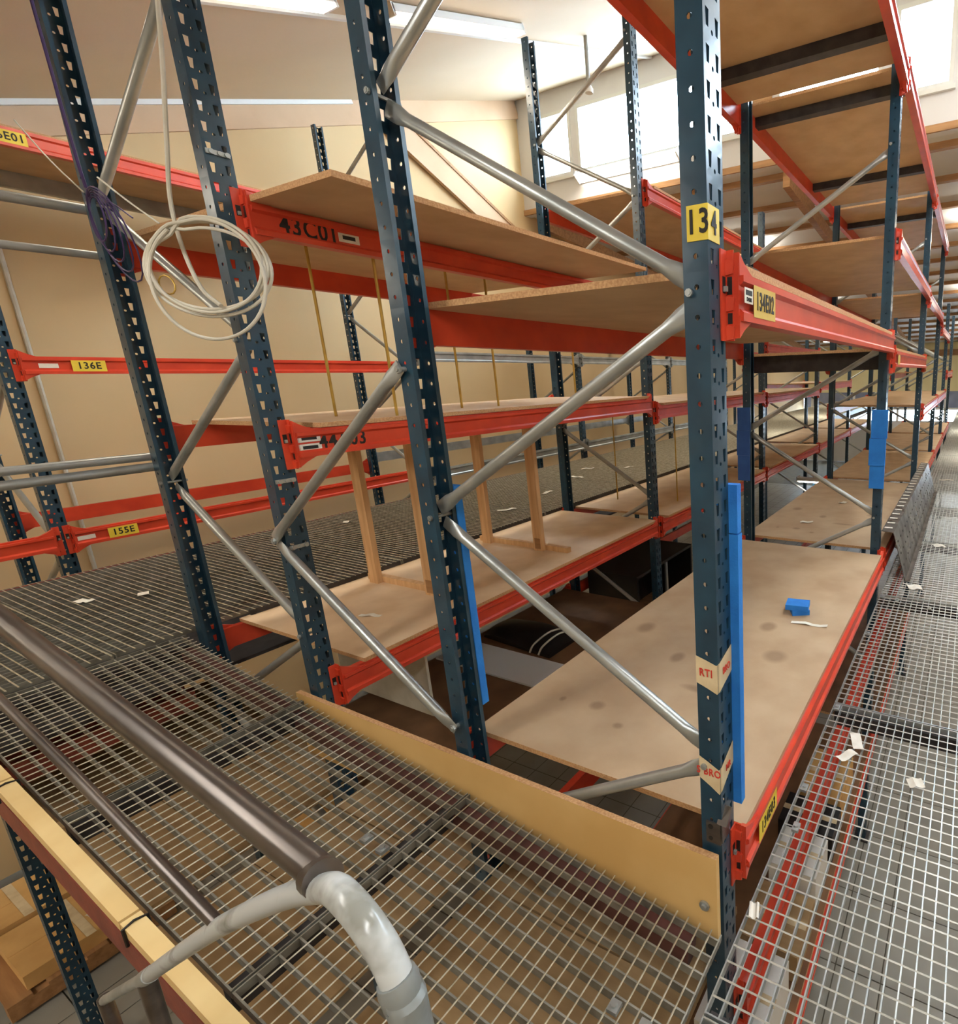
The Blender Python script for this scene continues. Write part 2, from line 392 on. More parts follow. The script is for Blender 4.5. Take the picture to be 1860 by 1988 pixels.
for nm, y0, y1 in [('first', -2.6, -1.2), ('second', .25, 1.65), ('third', 2.1, 3.5), ('fourth', 4.0, 5.4)]:
    luminaire((.95, y0, clamp(y0)), (.95, y1, clamp(y1)), LAMP_W * 1.1, '%s added unseen tube lamp above the square mesh walkway' % nm, color=(.96, .98, 1), drop=DN, group='ceiling tube lamps')  # out of view, added as main light for the rack aisle
for nm, y0, y1 in [('first', -2.6, -1.2), ('second', .25, 1.65), ('third', 3.1, 4.5)]:
    luminaire((4.2, y0, clamp(y0)), (4.2, y1, clamp(y1)), LAMP_W * 1.0, '%s added unseen tube lamp beyond the square mesh walkway' % nm, color=(.97, .99, 1), drop=DN, group='ceiling tube lamps')  # unseen row added to help light the closed hall
luminaire((-1.7, -2.6, clamp(-2.6)), (-1.7, -1.2, clamp(-1.2)), LAMP_W * 0.9, 'added unseen tube lamp above the ramp beside the bent rail', color=(1, .99, .96), drop=DN, group='ceiling tube lamps')  # unseen lamp added to brighten the ramp and toe board
luminaire((-4.6, -2.6, clamp(-2.6)), (-4.6, -1.2, clamp(-1.2)), LAMP_W, 'added unseen tube lamp near the low end of the tan wall', drop=DN, group='ceiling tube lamps')  # added outside the view for more light at the near end
luminaire((-5.32, YE - .09, 4.72), (-3.5, YE - .09, 4.72), LAMP_W * .6, 'tube lamp glowing under the clerestory windows', color=(1, .95, .8), drop=(0, -.6, -.8))
for (x, y, lb) in [(-4.0, 9.5, 'over the gallery, nearest the window wall'), (.9, 9.5, 'over the mesh walkway, nearest the window wall'), (-4.0, 14.5, 'over the gallery, midway along'), (.9, 14.5, 'over the mesh walkway, midway along'),
                   (-4.0, 20.0, 'over the gallery, nearest the cream wall'), (.9, 20.0, 'over the mesh walkway, nearest the cream wall'), (4.4, 13, 'beyond the mesh walkway')]:
    luminaire((x - .7, y, zc2(y) - .3), (x + .7, y, zc2(y) - .3), LAMP_W * 1.5, 'far hall ceiling tube lamp ' + lb, color=(1, .95, .80), group='far hall tube lamps', up=True)
for (x, y, lb) in [(3.2, .6, 'beyond the mesh walkway, nearer end'), (3.2, 5.5, 'beyond the mesh walkway, farther end'), (-4.4, -2.4, 'below the near end of the gallery'), (-1.6, 8.6, 'below the middle row')]:
    luminaire((x - .7, y, -.32), (x + .7, y, -.32), LAMP_W * (.9 if x < -4 else .45), 'added tube lamp slung under the mezzanine ' + lb, color=(1, .95, .86), group='added lamps under the mezzanine')  # lamps added to brighten the floor below the gratings

# hanging pipe with white cap below the ceiling
t = thing('hanging_pipe', (-3.6, 4.56, 4.6), 'thin pipe with white cap hanging from the sloping ceiling', 'pipe')
MB().tube([(-3.6, 4.56, zc(4.56)), (-3.6, 4.56, 4.83)], .022, 8).build('pipe', GALV, t)
MB().tube([(-3.6, 4.56, 4.85), (-3.6, 4.56, 4.80), (-3.6, 4.56, 4.76)], .05, 12, radii=[.02, .05, .045]).build('cap', WHITE, t)

# ------------------------------------------------------------------ gratings
def grating(lx, ly, bar_axis, bp, rp, hb=.028, tb=.0042, rr=.0034):
    """two meshes: flat bearing bars and the twisted rods lying on them (top at z = 0)"""
    bars = MB(); rods = MB()
    if bar_axis == 'y':
        n = int(lx / bp)
        for i in range(n + 1): x = min(i * bp, lx); bars.box(x - tb / 2, x + tb / 2, 0, ly, -hb, -.002)
        for y in (.003, ly - .003): bars.box(0, lx, y - .002, y + .002, -hb, -.001)
        n = int(ly / rp)
        for i in range(1, n + 1):
            y = i * rp; rods.tube([(0, y, -rr), (lx, y, -rr)], rr, 4)
    else:
        n = int(ly / bp)
        for i in range(n + 1): y = min(i * bp, ly); bars.box(0, lx, y - tb / 2, y + tb / 2, -hb, -.002)
        for x in (.003, lx - .003): bars.box(x - .002, x + .002, 0, ly, -hb, -.001)
        n = int(lx / rp)
        for i in range(1, n + 1):
            x = i * rp; rods.tube([(x, 0, -rr), (x, ly, -rr)], rr, 4)
    return bars.mesh('bearing_bars', False), rods.mesh('cross_rods', False)
# walkway beside the orange-beam racks
fr = thing('floor_walkway', (.055, 0, 0), 'square mesh steel walkway beside the rack row', None, kind='structure')
gb, gr = grating(1.26, 1.484, 'y', .0371, .0478, rr=.003)
y = -1.735
for k in range(17):
    put('grating_panel', gb, GALVD if False else GALV, fr, loc=(0, y + k * 1.49, 0)).__setitem__('kind', 'stuff')
    p = put('grating_rods', gr, ROD, fr, loc=(0, y + k * 1.49, 0)); p['kind'] = 'stuff'
for k in range(17):
    yy = y + k * 1.49
    MB().box(.06, 1.31, yy - .035, yy + .03, -.1, -.03).build('support_angle', DARK, fr)
MB().box(1.27, 1.32, y, 23.5, -.2, -.03).build('edge_beam', RUST, fr)
for (cx_, cy_) in [(.075, .62), (.075, 1.2), (.075, 2.05), (.075, 2.68), (.18, 2.66), (.4, 2.6), (.10, .42)]:
    c_ = MB().box(cx_ - .012, cx_ + .012, cy_ - .02, cy_ + .02, -.004, .006); c_.disc((cx_, cy_, .008), (0, 0, 1), .008, .008, 8); c_.build('grating_clip', GALV, fr)
# left walkway along the tan wall
fw = thing('floor_gallery', (-5.05, 0, .37), 'dark bar grating gallery walkway along the tan wall', None, kind='structure')
gb2, gr2 = grating(.985, 1.49, 'y', .0495, .0362, hb=.03, rr=.003)
for i in range(2):
    for k in range(18):
        put('grating_panel', gb2, GALVD, fw, loc=(i * .99, YB + .1 + k * 1.495, 0)).__setitem__('kind', 'stuff')
        put('grating_rods', gr2, RODW, fw, loc=(i * .99, YB + .1 + k * 1.495, 0)).__setitem__('kind', 'stuff')
MB().box(-5.06, -5.03, YB + .1, 23.5, .2, .365).build('edge_beam', RUST, fw)
MB().box(-3.10, -3.085, .25, 23.5, .22, .365).build('inner_edge_beam', DARK, fw)
MB().box(-5.03, -3.09, YB + .1, 23.5, .08, .1).build('under_sheet', DARK, fw, False)
# ramp between the two
TH = math.atan(.113)
rp_ = thing('floor_ramp', (0, 0, 0), 'mesh grating ramp climbing from walkway to gallery', None, kind='structure')
Y0R, Y1R = -.775, -.045
gb3, gr3 = grating(1.035, Y1R - Y0R, 'x', .0508, .0385, hb=.03, tb=.005, rr=.0025)
for k in range(3):
    xo = -(k + 1) * 1.04
    lx = (xo + .0) * math.cos(TH); lz = -xo * math.sin(TH)
    for me_, mt_, nm_ in ((gb3, GALVD, 'grating_panel'), (gr3, RODW, 'grating_rods')):
        o = put(nm_, me_, mt_, rp_, loc=(lx + .02, Y0R, lz)); o.rotation_euler = (0, TH, 0); o['kind'] = 'stuff'
def zr(x): return -.113 * x
MB().bar((-.07, -.08, zr(-.07) - .075), (-3.0, -.08, zr(-3.0) - .075), .05, .08).build('support_beam', MAROON, rp_)
MB().bar((.06, -.825, zr(0) - .075), (-3.3, -.825, zr(-3.3) - .075), .03, .11).build('support_beam', RUST, rp_)
for x in (-1.06, -2.04, -3.04):
    MB().box(x - .018, x + .018, Y0R, Y1R, zr(x) - .1, zr(x) - .035).build('cross_member', DARK, rp_)
for x in (-.05, -.14, -1.05, -1.13):
    c_ = MB().box(x - .03, x + .0, -.36, -.33, zr(x), zr(x) + .012); c_.disc((x - .015, -.345, zr(x) + .014), (0, 0, 1), .009, .01, 8); c_.build('grating_clip', GALV, rp_)
# cream foam strips along the near edge of the ramp, tied with black cord
segs = [(.05, -.72), (-.73, -1.42), (-1.43, -2.36), (-2.37, -3.2)]
for k, (a, b) in enumerate(segs):
    t = thing('edge_strip', (b, -.82, zr(b)), 'cream foam edge strip on the ramp, %s from the bent rail end' % ['nearest', 'second', 'third', 'farthest'][k], 'edge strip', 'cream strips on the ramp edge')
    MB().bar((a, -.82, zr(a) + .018), (b, -.82, zr(b) + .018), .042, .035).build('strip', CREAMF, t)
    x = b + .03
    MB().tube([(x, -.845, zr(x) - .02), (x, -.845, zr(x) + .036), (x - .004, -.82, zr(x) + .04), (x, -.795, zr(x) + .036), (x, -.795, zr(x) - .02)], .004, 6).build('cable_tie', BLACK, t)

# ------------------------------------------------------------------ toe board at the foot of the near frame
t = thing('toe_board', (-1.05, -.03, 0), 'long tan plywood toe board bolted across the foot of near frame', 'board')
MB().box(-2.12, -.004, -.034, -.014, -.06, .248).build('panel', TAN, t)
MB().box(-2.12, -.004, -.034, -.014, .248, .2485).build('top_edge', CHIPE, t)
b_ = MB(); b_.disc((-.045, -.038, .07), (0, 1, 0), .016, .006, 14); b_.disc((-.045, -.043, .07), (0, 1, 0), .009, .008, 6); b_.build('bolt', GALV, t)

# ------------------------------------------------------------------ rack uprights
PITCH = .066; WFL = .063; WY = .0854; TH_S = .0028
def upright_mesh(z0, z1, name):
    v = []; f = []; idx = {}
    def V(p):
        k = (round(p[0], 5), round(p[1], 5), round(p[2], 5))
        if k not in idx: idx[k] = len(v); v.append(k)
        return idx[k]
    def strip(P, u0, u1, za, zb, hole):
        """P maps (u, z) to 3D; hole is a list of 4 or 8 (u, z) counter clockwise or None"""
        c = [(u0, za), (u1, za), (u1, zb), (u0, zb)]
        C = [V(P(*q)) for q in c]
        if hole is None: f.append(tuple(C)); return
        Hh = [V(P(*q)) for q in hole]
        if len(hole) == 4:
            for i in range(4): f.append((C[i], C[(i + 1) % 4], Hh[(i + 1) % 4], Hh[i]))
        else:
            for i in range(4):
                a, b = Hh[2 * i], Hh[2 * i + 1]; nx = Hh[(2 * i + 2) % 8]
                f.append((C[i], C[(i + 1) % 4], b, a)); f.append((C[(i + 1) % 4], nx, b))
    n = int((z1 - z0) / PITCH)
    def octo(u, z, r):
        out = []
        for i in range(4):
            for s in (-1, 1):
                a = math.radians(-90 + 90 * i + s * 22.5); out.append((u + r * math.cos(a), z + r * math.sin(a)))
        return out
    web = lambda u, z: (0, u, z)
    fl0 = lambda u, z: (-u, 0, z); fl1 = lambda u, z: (-u, WY, z)
    lip0 = lambda u, z: (-WFL, u, z); lip1 = lambda u, z: (-WFL, WY - u, z)
    for i in range(n):
        a = z0 + i * PITCH; b = a + PITCH; m_ = (a + b) / 2
        s1, s2 = .034, .0514
        for (u0, u1, cu) in ((0, s1, .019), (s2, WY, WY - .019)):
            wt, wb_ = .0085, .0055
            strip(web, u0, u1, a, b, [(cu - wb_, m_ - .0165), (cu + wb_, m_ - .0165), (cu + wt, m_ + .0165), (cu - wt, m_ + .0165)])
        strip(web, s1, s2, a, b, octo(WY / 2, a + .014, .0052))
        strip(fl0, 0, WFL, a, b, octo(.030, m_, .0066)); strip(fl1, 0, WFL, a, b, octo(.030, m_, .0066))
        strip(lip0, 0, .014, a, b, None); strip(lip1, 0, .014, a, b, None)
    me = bpy.data.meshes.new(name); me.from_pydata(v, [], f); me.materials.append(BLUE)
    o = bpy.data.objects.new('tmp', me); COL.objects.link(o)
    bm = bmesh.new(); bm.from_mesh(me); bmesh.ops.recalc_face_normals(bm, faces=bm.faces); bm.to_mesh(me); bm.free()
    md = o.modifiers.new('s', 'SOLIDIFY'); md.thickness = TH_S; md.offset = 0
    dg = bpy.context.evaluated_depsgraph_get(); dg.update()
    m2 = bpy.data.meshes.new_from_object(o.evaluated_get(dg)); m2.name = name
    bpy.data.objects.remove(o)
    return m2
UP = {h: upright_mesh(ZF + .01, h, 'upright') for h in (3.42, 3.66, 4.42, 3.0)}
UPS = upright_mesh(ZF + .01, .2, 'upright')
def brace_mb(p, q, r=.0188):
    p = Vector(p); q = Vector(q); d = (q - p); L_ = d.length; d.normalize()
    ts = [0, .03, .055, .10, L_ - .10, L_ - .055, L_ - .03, L_]
    fl = [(.004, .024), (.004, .026), (.012, .026), (r, r), (r, r), (.012, .026), (.004, .026), (.004, .024)]
    return MB().tube([p + d * t_ for t_ in ts], r, 12, flat=fl, ref=(0, 1, 0))
ORD = ['first', 'second', 'third', 'fourth', 'fifth', 'sixth', 'seventh']
def frame(xf, xr, y0, h, label, group, zpat):
    """upright frame: front upright (web facing +x) and rear upright (web facing -x) with zigzag bracing"""
    t = thing('rack_frame', (xf, y0, ZF), label, 'rack frame', group)
    put('upright', UP[h], BLUE, t, loc=(0, 0, -ZF))
    o = put('upright', UP[h], BLUE, t, loc=(xr - xf, WY, -ZF)); o.rotation_euler = (0, 0, math.pi)
    ym = y0 + WY / 2
    side = 0
    zs = [z_ for z_ in zpat if z_ < h - .05]
    ends = []
    for i, z_ in enumerate(zpat):
        ends.append(((xf - .048) if i % 2 == 0 else (xr + .048), ym, z_))
    for i in range(len(ends) - 1):
        if ends[i + 1][2] > h - .14 or ends[i][2] > h - .14: continue
        a = Vector(ends[i]); b = Vector(ends[i + 1]); dv = .018 if i % 2 == 0 else -.018
        brace_mb((a.x, a.y - .006, a.z + .024), (b.x, b.y - .006 if i % 2 else b.y + .006, b.z - .024)).build('brace', GALV, t)
    for e in ends:
        if e[2] < h - .14 and e[2] > -.2:
            MB().tube([(e[0], y0 - .012, e[2]), (e[0], y0 + WY + .012, e[2])], .006, 8).disc((e[0], y0 - .006, e[2]), (0, 1, 0), .0095, .008, 8).build('bolt', GALV, t)
    for xx in (xf - WFL / 2, xr + WFL / 2):
        MB().box(xx - .06, xx + .06, y0 - .03, y0 + WY + .03, ZF, ZF + .012).build('foot_plate', DARK, t)
    return t
XA, XB, XC, XD = 0.0, -1.107, -2.002, -3.075
PB = 2.93
ZP = [-.72, -.10, .525, 1.16, 1.79, 2.42, 3.05, 3.60, 4.2]
g1 = 'upright frames of the rack row beside the mesh walkway'
g2 = 'upright frames of the middle rack row'
g3 = 'upright frames of the rack row along the tan wall'
hts1 = [3.42, 3.66, 3.66, 3.66, 3.0, 3.0]
F1 = [frame(XA, XB, k * PB, hts1[k], '', g1, ZP) for k in (0, 1, 4)]
f_a, f_b, f_c = F1
lab1 = ['blue rack frame numbered 134, nearest of the row beside the mesh walkway'] + ['blue rack frame, %s of the row beside the mesh walkway' % ORD[k] for k in range(1, 6)]
f_a['label'] = lab1[0]; f_b['label'] = lab1[1]; f_c['label'] = lab1[4]
for k in (2, 3): clone(f_b, (XA, k * PB, ZF), lab1[k])
clone(f_c, (XA, 5 * PB, ZF), lab1[5])
lab2 = ['blue rack frame with hanging cable coil, nearest of the middle row'] + ['blue rack frame, %s of the middle row' % ORD[k] for k in range(1, 6)]
h_a = frame(XC, XD, 0, 3.42, lab2[0], g2, ZP)
h_b = frame(XC, XD, PB, 4.42, lab2[1], g2, ZP)
clone(h_b, (XC, 2 * PB - .05, ZF), lab2[2]) if False else frame(XC, XD, 2 * PB, 3.66, lab2[2], g2, ZP)
h_c = frame(XC, XD, 3 * PB, 3.0, lab2[3], g2, ZP)
for k in (4, 5): clone(h_c, (XC, k * PB, ZF), lab2[k])
X3, X3R = -5.15, -6.2
frame(X3, X3R, .06, 3.42, 'blue rack frame, nearest of the row along the tan wall', g3, ZP)
w_b = frame(X3, X3R, 2.98, 4.42, 'blue rack frame, second of the row along the tan wall', g3, ZP)
w_c = frame(X3, X3R, 5.9, 3.0, 'blue rack frame, third of the row along the tan wall', g3, ZP)
for k in (1, 2, 3): clone(w_c, (X3, 5.9 + 2.93 * k, ZF), 'blue rack frame, %s of the row along the tan wall' % ORD[k + 2])
for z_ in (2.446, 1.225, .94):
    MB().box(XC + .002, XC + .008, .004, .078, z_ - .008, z_ + .008).disc((XC + .009, .02, z_), (1, 0, 0), .009, .01, 8).disc((XC + .009, .045, z_), (1, 0, 0), .008, .008, 8).disc((XC + .009, .068, z_), (1, 0, 0), .009, .01, 8).build('steel_clip', GALV, h_a)
# zigzag tie between the two near frames
t = thing('row_tie', (XB, -.02, .3), 'galvanised zigzag tie tubes bolted across the gap between near frames', 'brace')
brace_mb((XB + .02, -.012, 1.66), (XC - .045, -.02, .985)).build('tie_tube', GALV, t)
brace_mb((XC - .045, -.012, .965), (XB + .035, -.02, .352)).build('tie_tube', GALV, t)
for p in ((XB + .028, 1.65), (XC - .04, .975), (XB + .03, .36)):
    MB().tube([(p[0], -.034, p[1]), (p[0], .01, p[1])], .008, 8).disc((p[0], -.026, p[1]), (0, 1, 0), .014, .008, 6).build('bolt', GALV, t)
# support upright under the gallery
t = thing('support_post', (-3.98, -.66, ZF), 'dark blue perforated post standing on the tiled floor below the ramp', 'post')
put('upright', UPS, BLUE, t, loc=(0, 0, -ZF)); MB().box(-4.07, -3.93, -.7, -.53, ZF, ZF + .012).build('foot_plate', DARK, t)

# ------------------------------------------------------------------ beams
BH = .12; BL = PB - WY
def beam_proto(name, material, length=BL):
    t = thing(name, (0, 0, 0), '', 'shelf beam')
    x1 = .046
    prof = [(-.004, 0), (x1, 0), (x1, .020), (x1 - .011, .030), (x1 - .011, .080), (x1, .090), (x1, .104), (x1 - .018, .104), (x1 - .018, BH - .004), (-.004, BH - .004)]
    MB().prism(prof, 'y', WY + .012, WY + length - .012).build('rail', material, t)
    for s_, ye in ((1, WY), (-1, WY + length)):
        c = MB()
        def yb2(p, q): return sorted((ye + s_ * p, ye + s_ * q))
        c.box(.0022, .0066, *yb2(-.030, .001), -.046, BH + .040)
        c.box(-.010, .024, *yb2(.001, .0055), -.046, BH + .040)
        for zz in ((BH - .016, BH + .034), (.012, -.040)):
            pts = [(ye + s_ * .005, zz[0]), (ye + s_ * .115, zz[0]), (ye + s_ * .075, zz[0] + (zz[1] - zz[0]) * .26), (ye + s_ * .035, zz[0] + (zz[1] - zz[0]) * .62), (ye + s_ * .005, zz[1])]
            c.prism(pts, 'x', .016, .0385)
        c.prism([(ye + s_ * .004, -.01), (ye + s_ * .02, 0), (ye + s_ * .02, BH - .005), (ye + s_ * .004, BH + .01)], 'x', -.004, .036)
        for ez in (-.045, .022, .104):
            ya, yb = yb2(-.006, .018)
            c.add([(.0066, ya, ez), (.024, ya + .003, ez + .003), (.024, yb - .003, ez + .003), (.0066, yb, ez), (.0066, ya, ez + .036), (.027, ya + .003, ez + .031), (.027, yb - .003, ez + .031), (.0066, yb, ez + .036)],
                  [(0, 3, 2, 1), (4, 5, 6, 7), (0, 1, 5, 4), (1, 2, 6, 5), (2, 3, 7, 6), (3, 0, 4, 7)])
        cc = c.build('end_connector', material, t)
        MB().box(.0066, .0076, *yb2(-.024, -.008), .063, .1).build('slot', BLACK, cc)
        MB().box(.0066, .016, *yb2(-.021, -.012), .066, .078).build('locking_pin', GALV, cc)
        MB().box(.0085, .021, *yb2(.0002, .0011), .061, .101).build('slot', BLACK, cc)
        MB().box(.0085, .021, *yb2(.0002, .0011), -.006, .019).build('slot', BLACK, cc)
    return t
bo = beam_proto('shelf_beam', ORNG); bg_ = beam_proto('galvanised_beam', GALV)
used = {'o': False, 'g': False}
def beam(x, y0, zb, facing, label, group, material='o'):
    src = bo if material == 'o' else bg_
    if facing > 0: loc, rz = (x, y0, zb), 0.0
    else: loc, rz = (x, y0 + 2 * WY + BL, zb), math.pi
    if not used[material]:
        used[material] = True
        KIDS[src.name] = [(k, kids(k)) for k in kids(src)]
        src.location = loc; src.rotation_euler = (0, 0, rz); src['label'] = label; src['group'] = group
        return src
    return clone(src, loc, label, rz, group)
LV = ['lowest', 'second', 'third', 'fourth', 'fifth', 'sixth']
RN = {1: 'rack row beside mesh walkway', 2: 'middle rack row', 3: 'rack row along tan wall'}
RACK1 = {0: [-1.45, -.50, .115, 1.73, 3.36], 1: [-1.45, -.50, .115, 1.635, 2.395, 3.41], 2: [-.50, .115, 1.06, 2.36, 3.41], 3: [.115, 1.05, 2.2], 4: [.115, 1.45]}
RACK2 = {0: [-.62, .195, 1.315, 2.18], 1: [-.62, .185, 1.245, 3.03], 2: [.185, 1.22, 1.9], 3: [.185, 1.3], 4: [.185]}
LNAME = {-1.45: 'ground-store', -.62: 'under-gallery', -.50: 'under-walkway', .115: 'walkway', .185: 'walkway', .195: 'walkway'}
def lname(z_, lst):
    if z_ in LNAME: return LNAME[z_] + ' level'
    up = [q for q in lst if q > .5]
    if z_ == up[-1] and len(up) > 1: return 'top level'
    return ['first raised level', 'second raised level', 'third raised level'][up.index(z_)]
B = {}
for k, lv in RACK1.items():
    for z_ in lv:
        B[1, k, z_, 1] = beam(XA, k * PB, z_, 1, 'orange beam, walkway side, %s, %s bay, %s' % (lname(z_, lv), ORD[k], RN[1]), 'beams of the row beside the mesh walkway')
        B[1, k, z_, -1] = beam(XB, k * PB, z_, -1, 'orange beam, inner side, %s, %s bay, %s' % (lname(z_, lv), ORD[k], RN[1]), 'beams of the row beside the mesh walkway')
for k, lv in RACK2.items():
    for z_ in lv:
        B[2, k, z_, 1] = beam(XC, k * PB, z_, 1, 'orange beam, gap side, %s, %s bay, %s' % (lname(z_, lv), ORD[k], RN[2]), 'beams of the middle rack row')
        B[2, k, z_, -1] = beam(XD, k * PB, z_, -1, 'orange beam, gallery side, %s, %s bay, %s' % (lname(z_, lv), ORD[k], RN[2]), 'beams of the middle rack row')
g = 'beams of the row along the tan wall'
b1 = beam(X3, .06, 3.16, 1, 'orange beam 136E01, top level by the tan wall', g)
b1r = beam(X3R, .06, 3.16, -1, 'grey beam behind beam 136E01 at the tan wall', g, 'g')
b2 = beam(X3, .06, 1.74, 1, 'orange beam 136E without a shelf in front of tan wall', g)
b3 = beam(X3, .06, .54, 1, 'orange beam 155E, front one of the low empty pair', g)
b3r = beam(X3R, .06, .56, -1, 'orange beam, rear one of the low empty pair at tan wall', g)
for k in range(3):
    beam(X3, 2.98 + k * 2.92, 1.86, 1, 'galvanised beam, upper, %s bay along tan wall' % ORD[k + 1], g, 'g')
    beam(X3R, 2.98 + k * 2.92, .66, -1, 'galvanised beam, low rear, %s bay along tan wall' % ORD[k + 1], g, 'g')
    beam(X3, 2.98 + k * 2.92, .50, 1, 'galvanised beam, low front, %s bay along tan wall' % ORD[k + 1], g, 'g')
beam(X3, .06 - 2.92, .54, 1, 'orange beam cut by the picture edge, low along tan wall', g)
# stickers and stencils
def plate(parent, x, y, z_, wy, hz, material, name='label_plate', t_=.0008):
    return MB().box(x, x + t_, y - wy / 2, y + wy / 2, z_ - hz / 2, z_ + hz / 2).build(name, material, parent)
q = B[1, 0, 1.73, 1]; xf = .0352
pl = plate(q, xf + .0115, .245, 1.782, .165, .076, YELD); text('134E02', .062, '+x', (xf + .0132, .245, 1.782), INK, pl, .66)
pw = plate(q, xf + .0115, .128, 1.79, .055, .036, PAPER, 'barcode_sticker'); plate(pw, xf + .0124, .128, 1.797, .042, .012, INK, 'barcode', .0003)
text('134E02', .013, '+x', (xf + .0129, .128, 1.781), INK, pw, .8)
q = B[1, 0, .115, 1]
pl = plate(q, xf + .0115, .27, .165, .175, .078, YEL); text('134E03', .06, '+x', (xf + .0132, .27, .165), INK, pl, .68)
q = B[2, 0, 2.18, 1]; o_ = XC
text('43C01', .098, '+x', (o_ + .0365, .30, 2.235), INK, q, .78, 'stencil')
pw = plate(q, o_ + .0352, .46, 2.235, .09, .036, PAPER, 'barcode_sticker'); plate(pw, o_ + .0361, .46, 2.237, .055, .016, INK, 'barcode', .0003)
q = B[2, 0, 1.315, 1]
text('44A03', .088, '+x', (o_ + .0365, .285, 1.37), INK, q, .8, 'stencil')
for dz in (.024, -.014):
    pw = plate(q, o_ + .0352, .145, 1.368 + dz, .09, .03, PAPER, 'barcode_sticker'); plate(pw, o_ + .0361, .145, 1.368 + dz, .06, .014, INK, 'barcode', .0003)
for q, s_, y_, z_, w_ in ((b1, '136E01', .36, 3.215, .2), (b2, '136E', .46, 1.795, .17), (b3, '155E', .40, .595, .16)):
    pl = plate(q, X3 + .0465, y_, z_, w_, .075, YEL); text(s_, .064, '+x', (X3 + .0482, y_, z_), INK, pl, .86)
    pw = plate(q, X3 + .0352, y_ - .19, z_, .09, .03, PAPER, 'barcode_sticker')
pl = plate(B[1, 1, 1.635, 1], xf + .0115, PB + .24, 1.687, .12, .07, YELD)
# number sticker wrapped round the near front upright
q = f_a
st = MB().box(-.05, .0022, -.0032, -.0018, 1.935 - .037, 1.935 + .037).box(.0018, .0032, -.003, .058, 1.935 - .037, 1.935 + .037).build('number_sticker', YEL, q)
text('13', .07, '-y', (-.022, -.0046, 1.935), INK, st, .8); text('4', .07, '+x', (.0046, .026, 1.935), INK, st, .8)

# ------------------------------------------------------------------ shelf boards
def board(x0, x1, y0, y1, zt, label, group, material=CHIP, th=.02, edge=True, name='shelf_board'):
    t = thing(name, ((x0 + x1) / 2, (y0 + y1) / 2, zt - th), label, 'shelf board', group)
    MB().box(x0, x1, y0, y1, zt - th, zt).build('panel', material, t)
    if edge:
        MB().box(x0, x1, y0 - .0006, y0, zt - th, zt).box(x1, x1 + .0006, y0, y1, zt - th, zt).build('raw_edge', CHIPE, t)
    return t
gb1 = 'chipboard shelves of the row beside the mesh walkway'; gb2_ = 'chipboard shelves of the middle row'
BOARDS1 = [(0, .115, CHIPS), (0, 1.73, CHIP), (0, 3.36, CHIP), (1, .115, CHIPS), (1, 1.635, CHIP), (1, 2.395, CHIP), (1, 3.41, CHIP), (2, .115, CHIP), (2, 1.06, CHIP), (2, 2.36, CHIP), (2, 3.41, CHIP),
           (3, .115, CHIPL), (3, 1.05, CHIP), (4, .115, CHIPL), (4, 1.45, CHIP), (0, -1.45, BROWNB), (1, -1.45, BROWNB), (0, -.50, BROWNB), (1, -.50, BROWNB)]
for k, z_, mt_ in BOARDS1:
    y0 = k * PB + .125; y1 = (k + 1) * PB - .06
    lb = 'chipboard shelf, %s, %s bay, %s' % (lname(z_, RACK1[k]), ORD[k], RN[1])
    if mt_ is CHIPS:
        t = thing('shelf_board', (0, k * PB, z_ + BH), lb.replace('chipboard', 'stained chipboard'), 'shelf board', gb1)
        me = MB().box(XB - .03, .028, .115, PB - .05, -.004, .016).mesh('panel', False); put('panel', me, CHIPS, t)
        MB().box(XB - .03, .028, k * PB + .1144, k * PB + .115, z_ + BH - .004, z_ + BH + .016).build('raw_edge', CHIPE, t)
    elif z_ == -.50:
        pass
    else:
        board(XB - .02, .028, y0, y1, z_ + BH + .016, lb, gb1, mt_)
# dark cross bars below the high shelves
for k, y_ in ((0, .9), (0, 2.40), (1, PB + .3), (1, PB + 1.98), (2, 2 * PB + .8)):
    z_ = 3.36 if k == 0 else 3.41
    t = MB().box(XB + .004, -.006, y_, y_ + .07, z_ + .05, z_ + BH - .005).build('cross_bar', DARK, None); tag(t, 'dark steel cross bar under top shelf, %s bay beside mesh walkway, %s' % (ORD[k], 'near one' if y_ % PB < 1 else 'far one'), 'cross bar', 'cross bars under the top shelves')
t = MB().box(XB + .004, -.006, PB + .18, PB + .25, 1.62, 1.75).build('cross_bar', DARK, None); tag(t, 'dark steel cross bar under first raised shelf of second bay', 'cross bar', 'cross bars under the top shelves')
# middle row
board(XD - .02, -1.45, .10, 2.1, 2.18 + BH + .018, 'chipboard shelf overhanging the gap above beam 43C01', gb2_, CHIP, .022)
for k, z_, mt_ in [(0, .195, CHIPL), (0, 1.315, CHIPL), (1, .185, CHIPL), (1, 1.245, CHIP), (1, 3.03, CHIP), (2, .185, CHIPL), (2, 1.22, CHIP), (3, .185, CHIPL), (3, 1.3, CHIP), (4, .185, CHIPL)]:
    lb = 'chipboard shelf, %s, %s bay, %s' % (lname(z_, RACK2[k]), ORD[k], RN[2])
    board(XD - .03, XC + .035, k * PB + .2, (k + 1) * PB - .02, z_ + BH + .018, lb, gb2_, mt_)
# loose brown boards bridging the gap below walkway level
board(XD + .01, XC + .03, .12, 2.84, -.48, 'brown fibreboard shelf under the pale middle-row shelf', gb2_, BROWNB)
board(X3R, X3, .2, 2.9, 3.16 + BH + .016, 'chipboard shelf on beam 136E01 at the tan wall', 'shelves along the tan wall', CHIP)

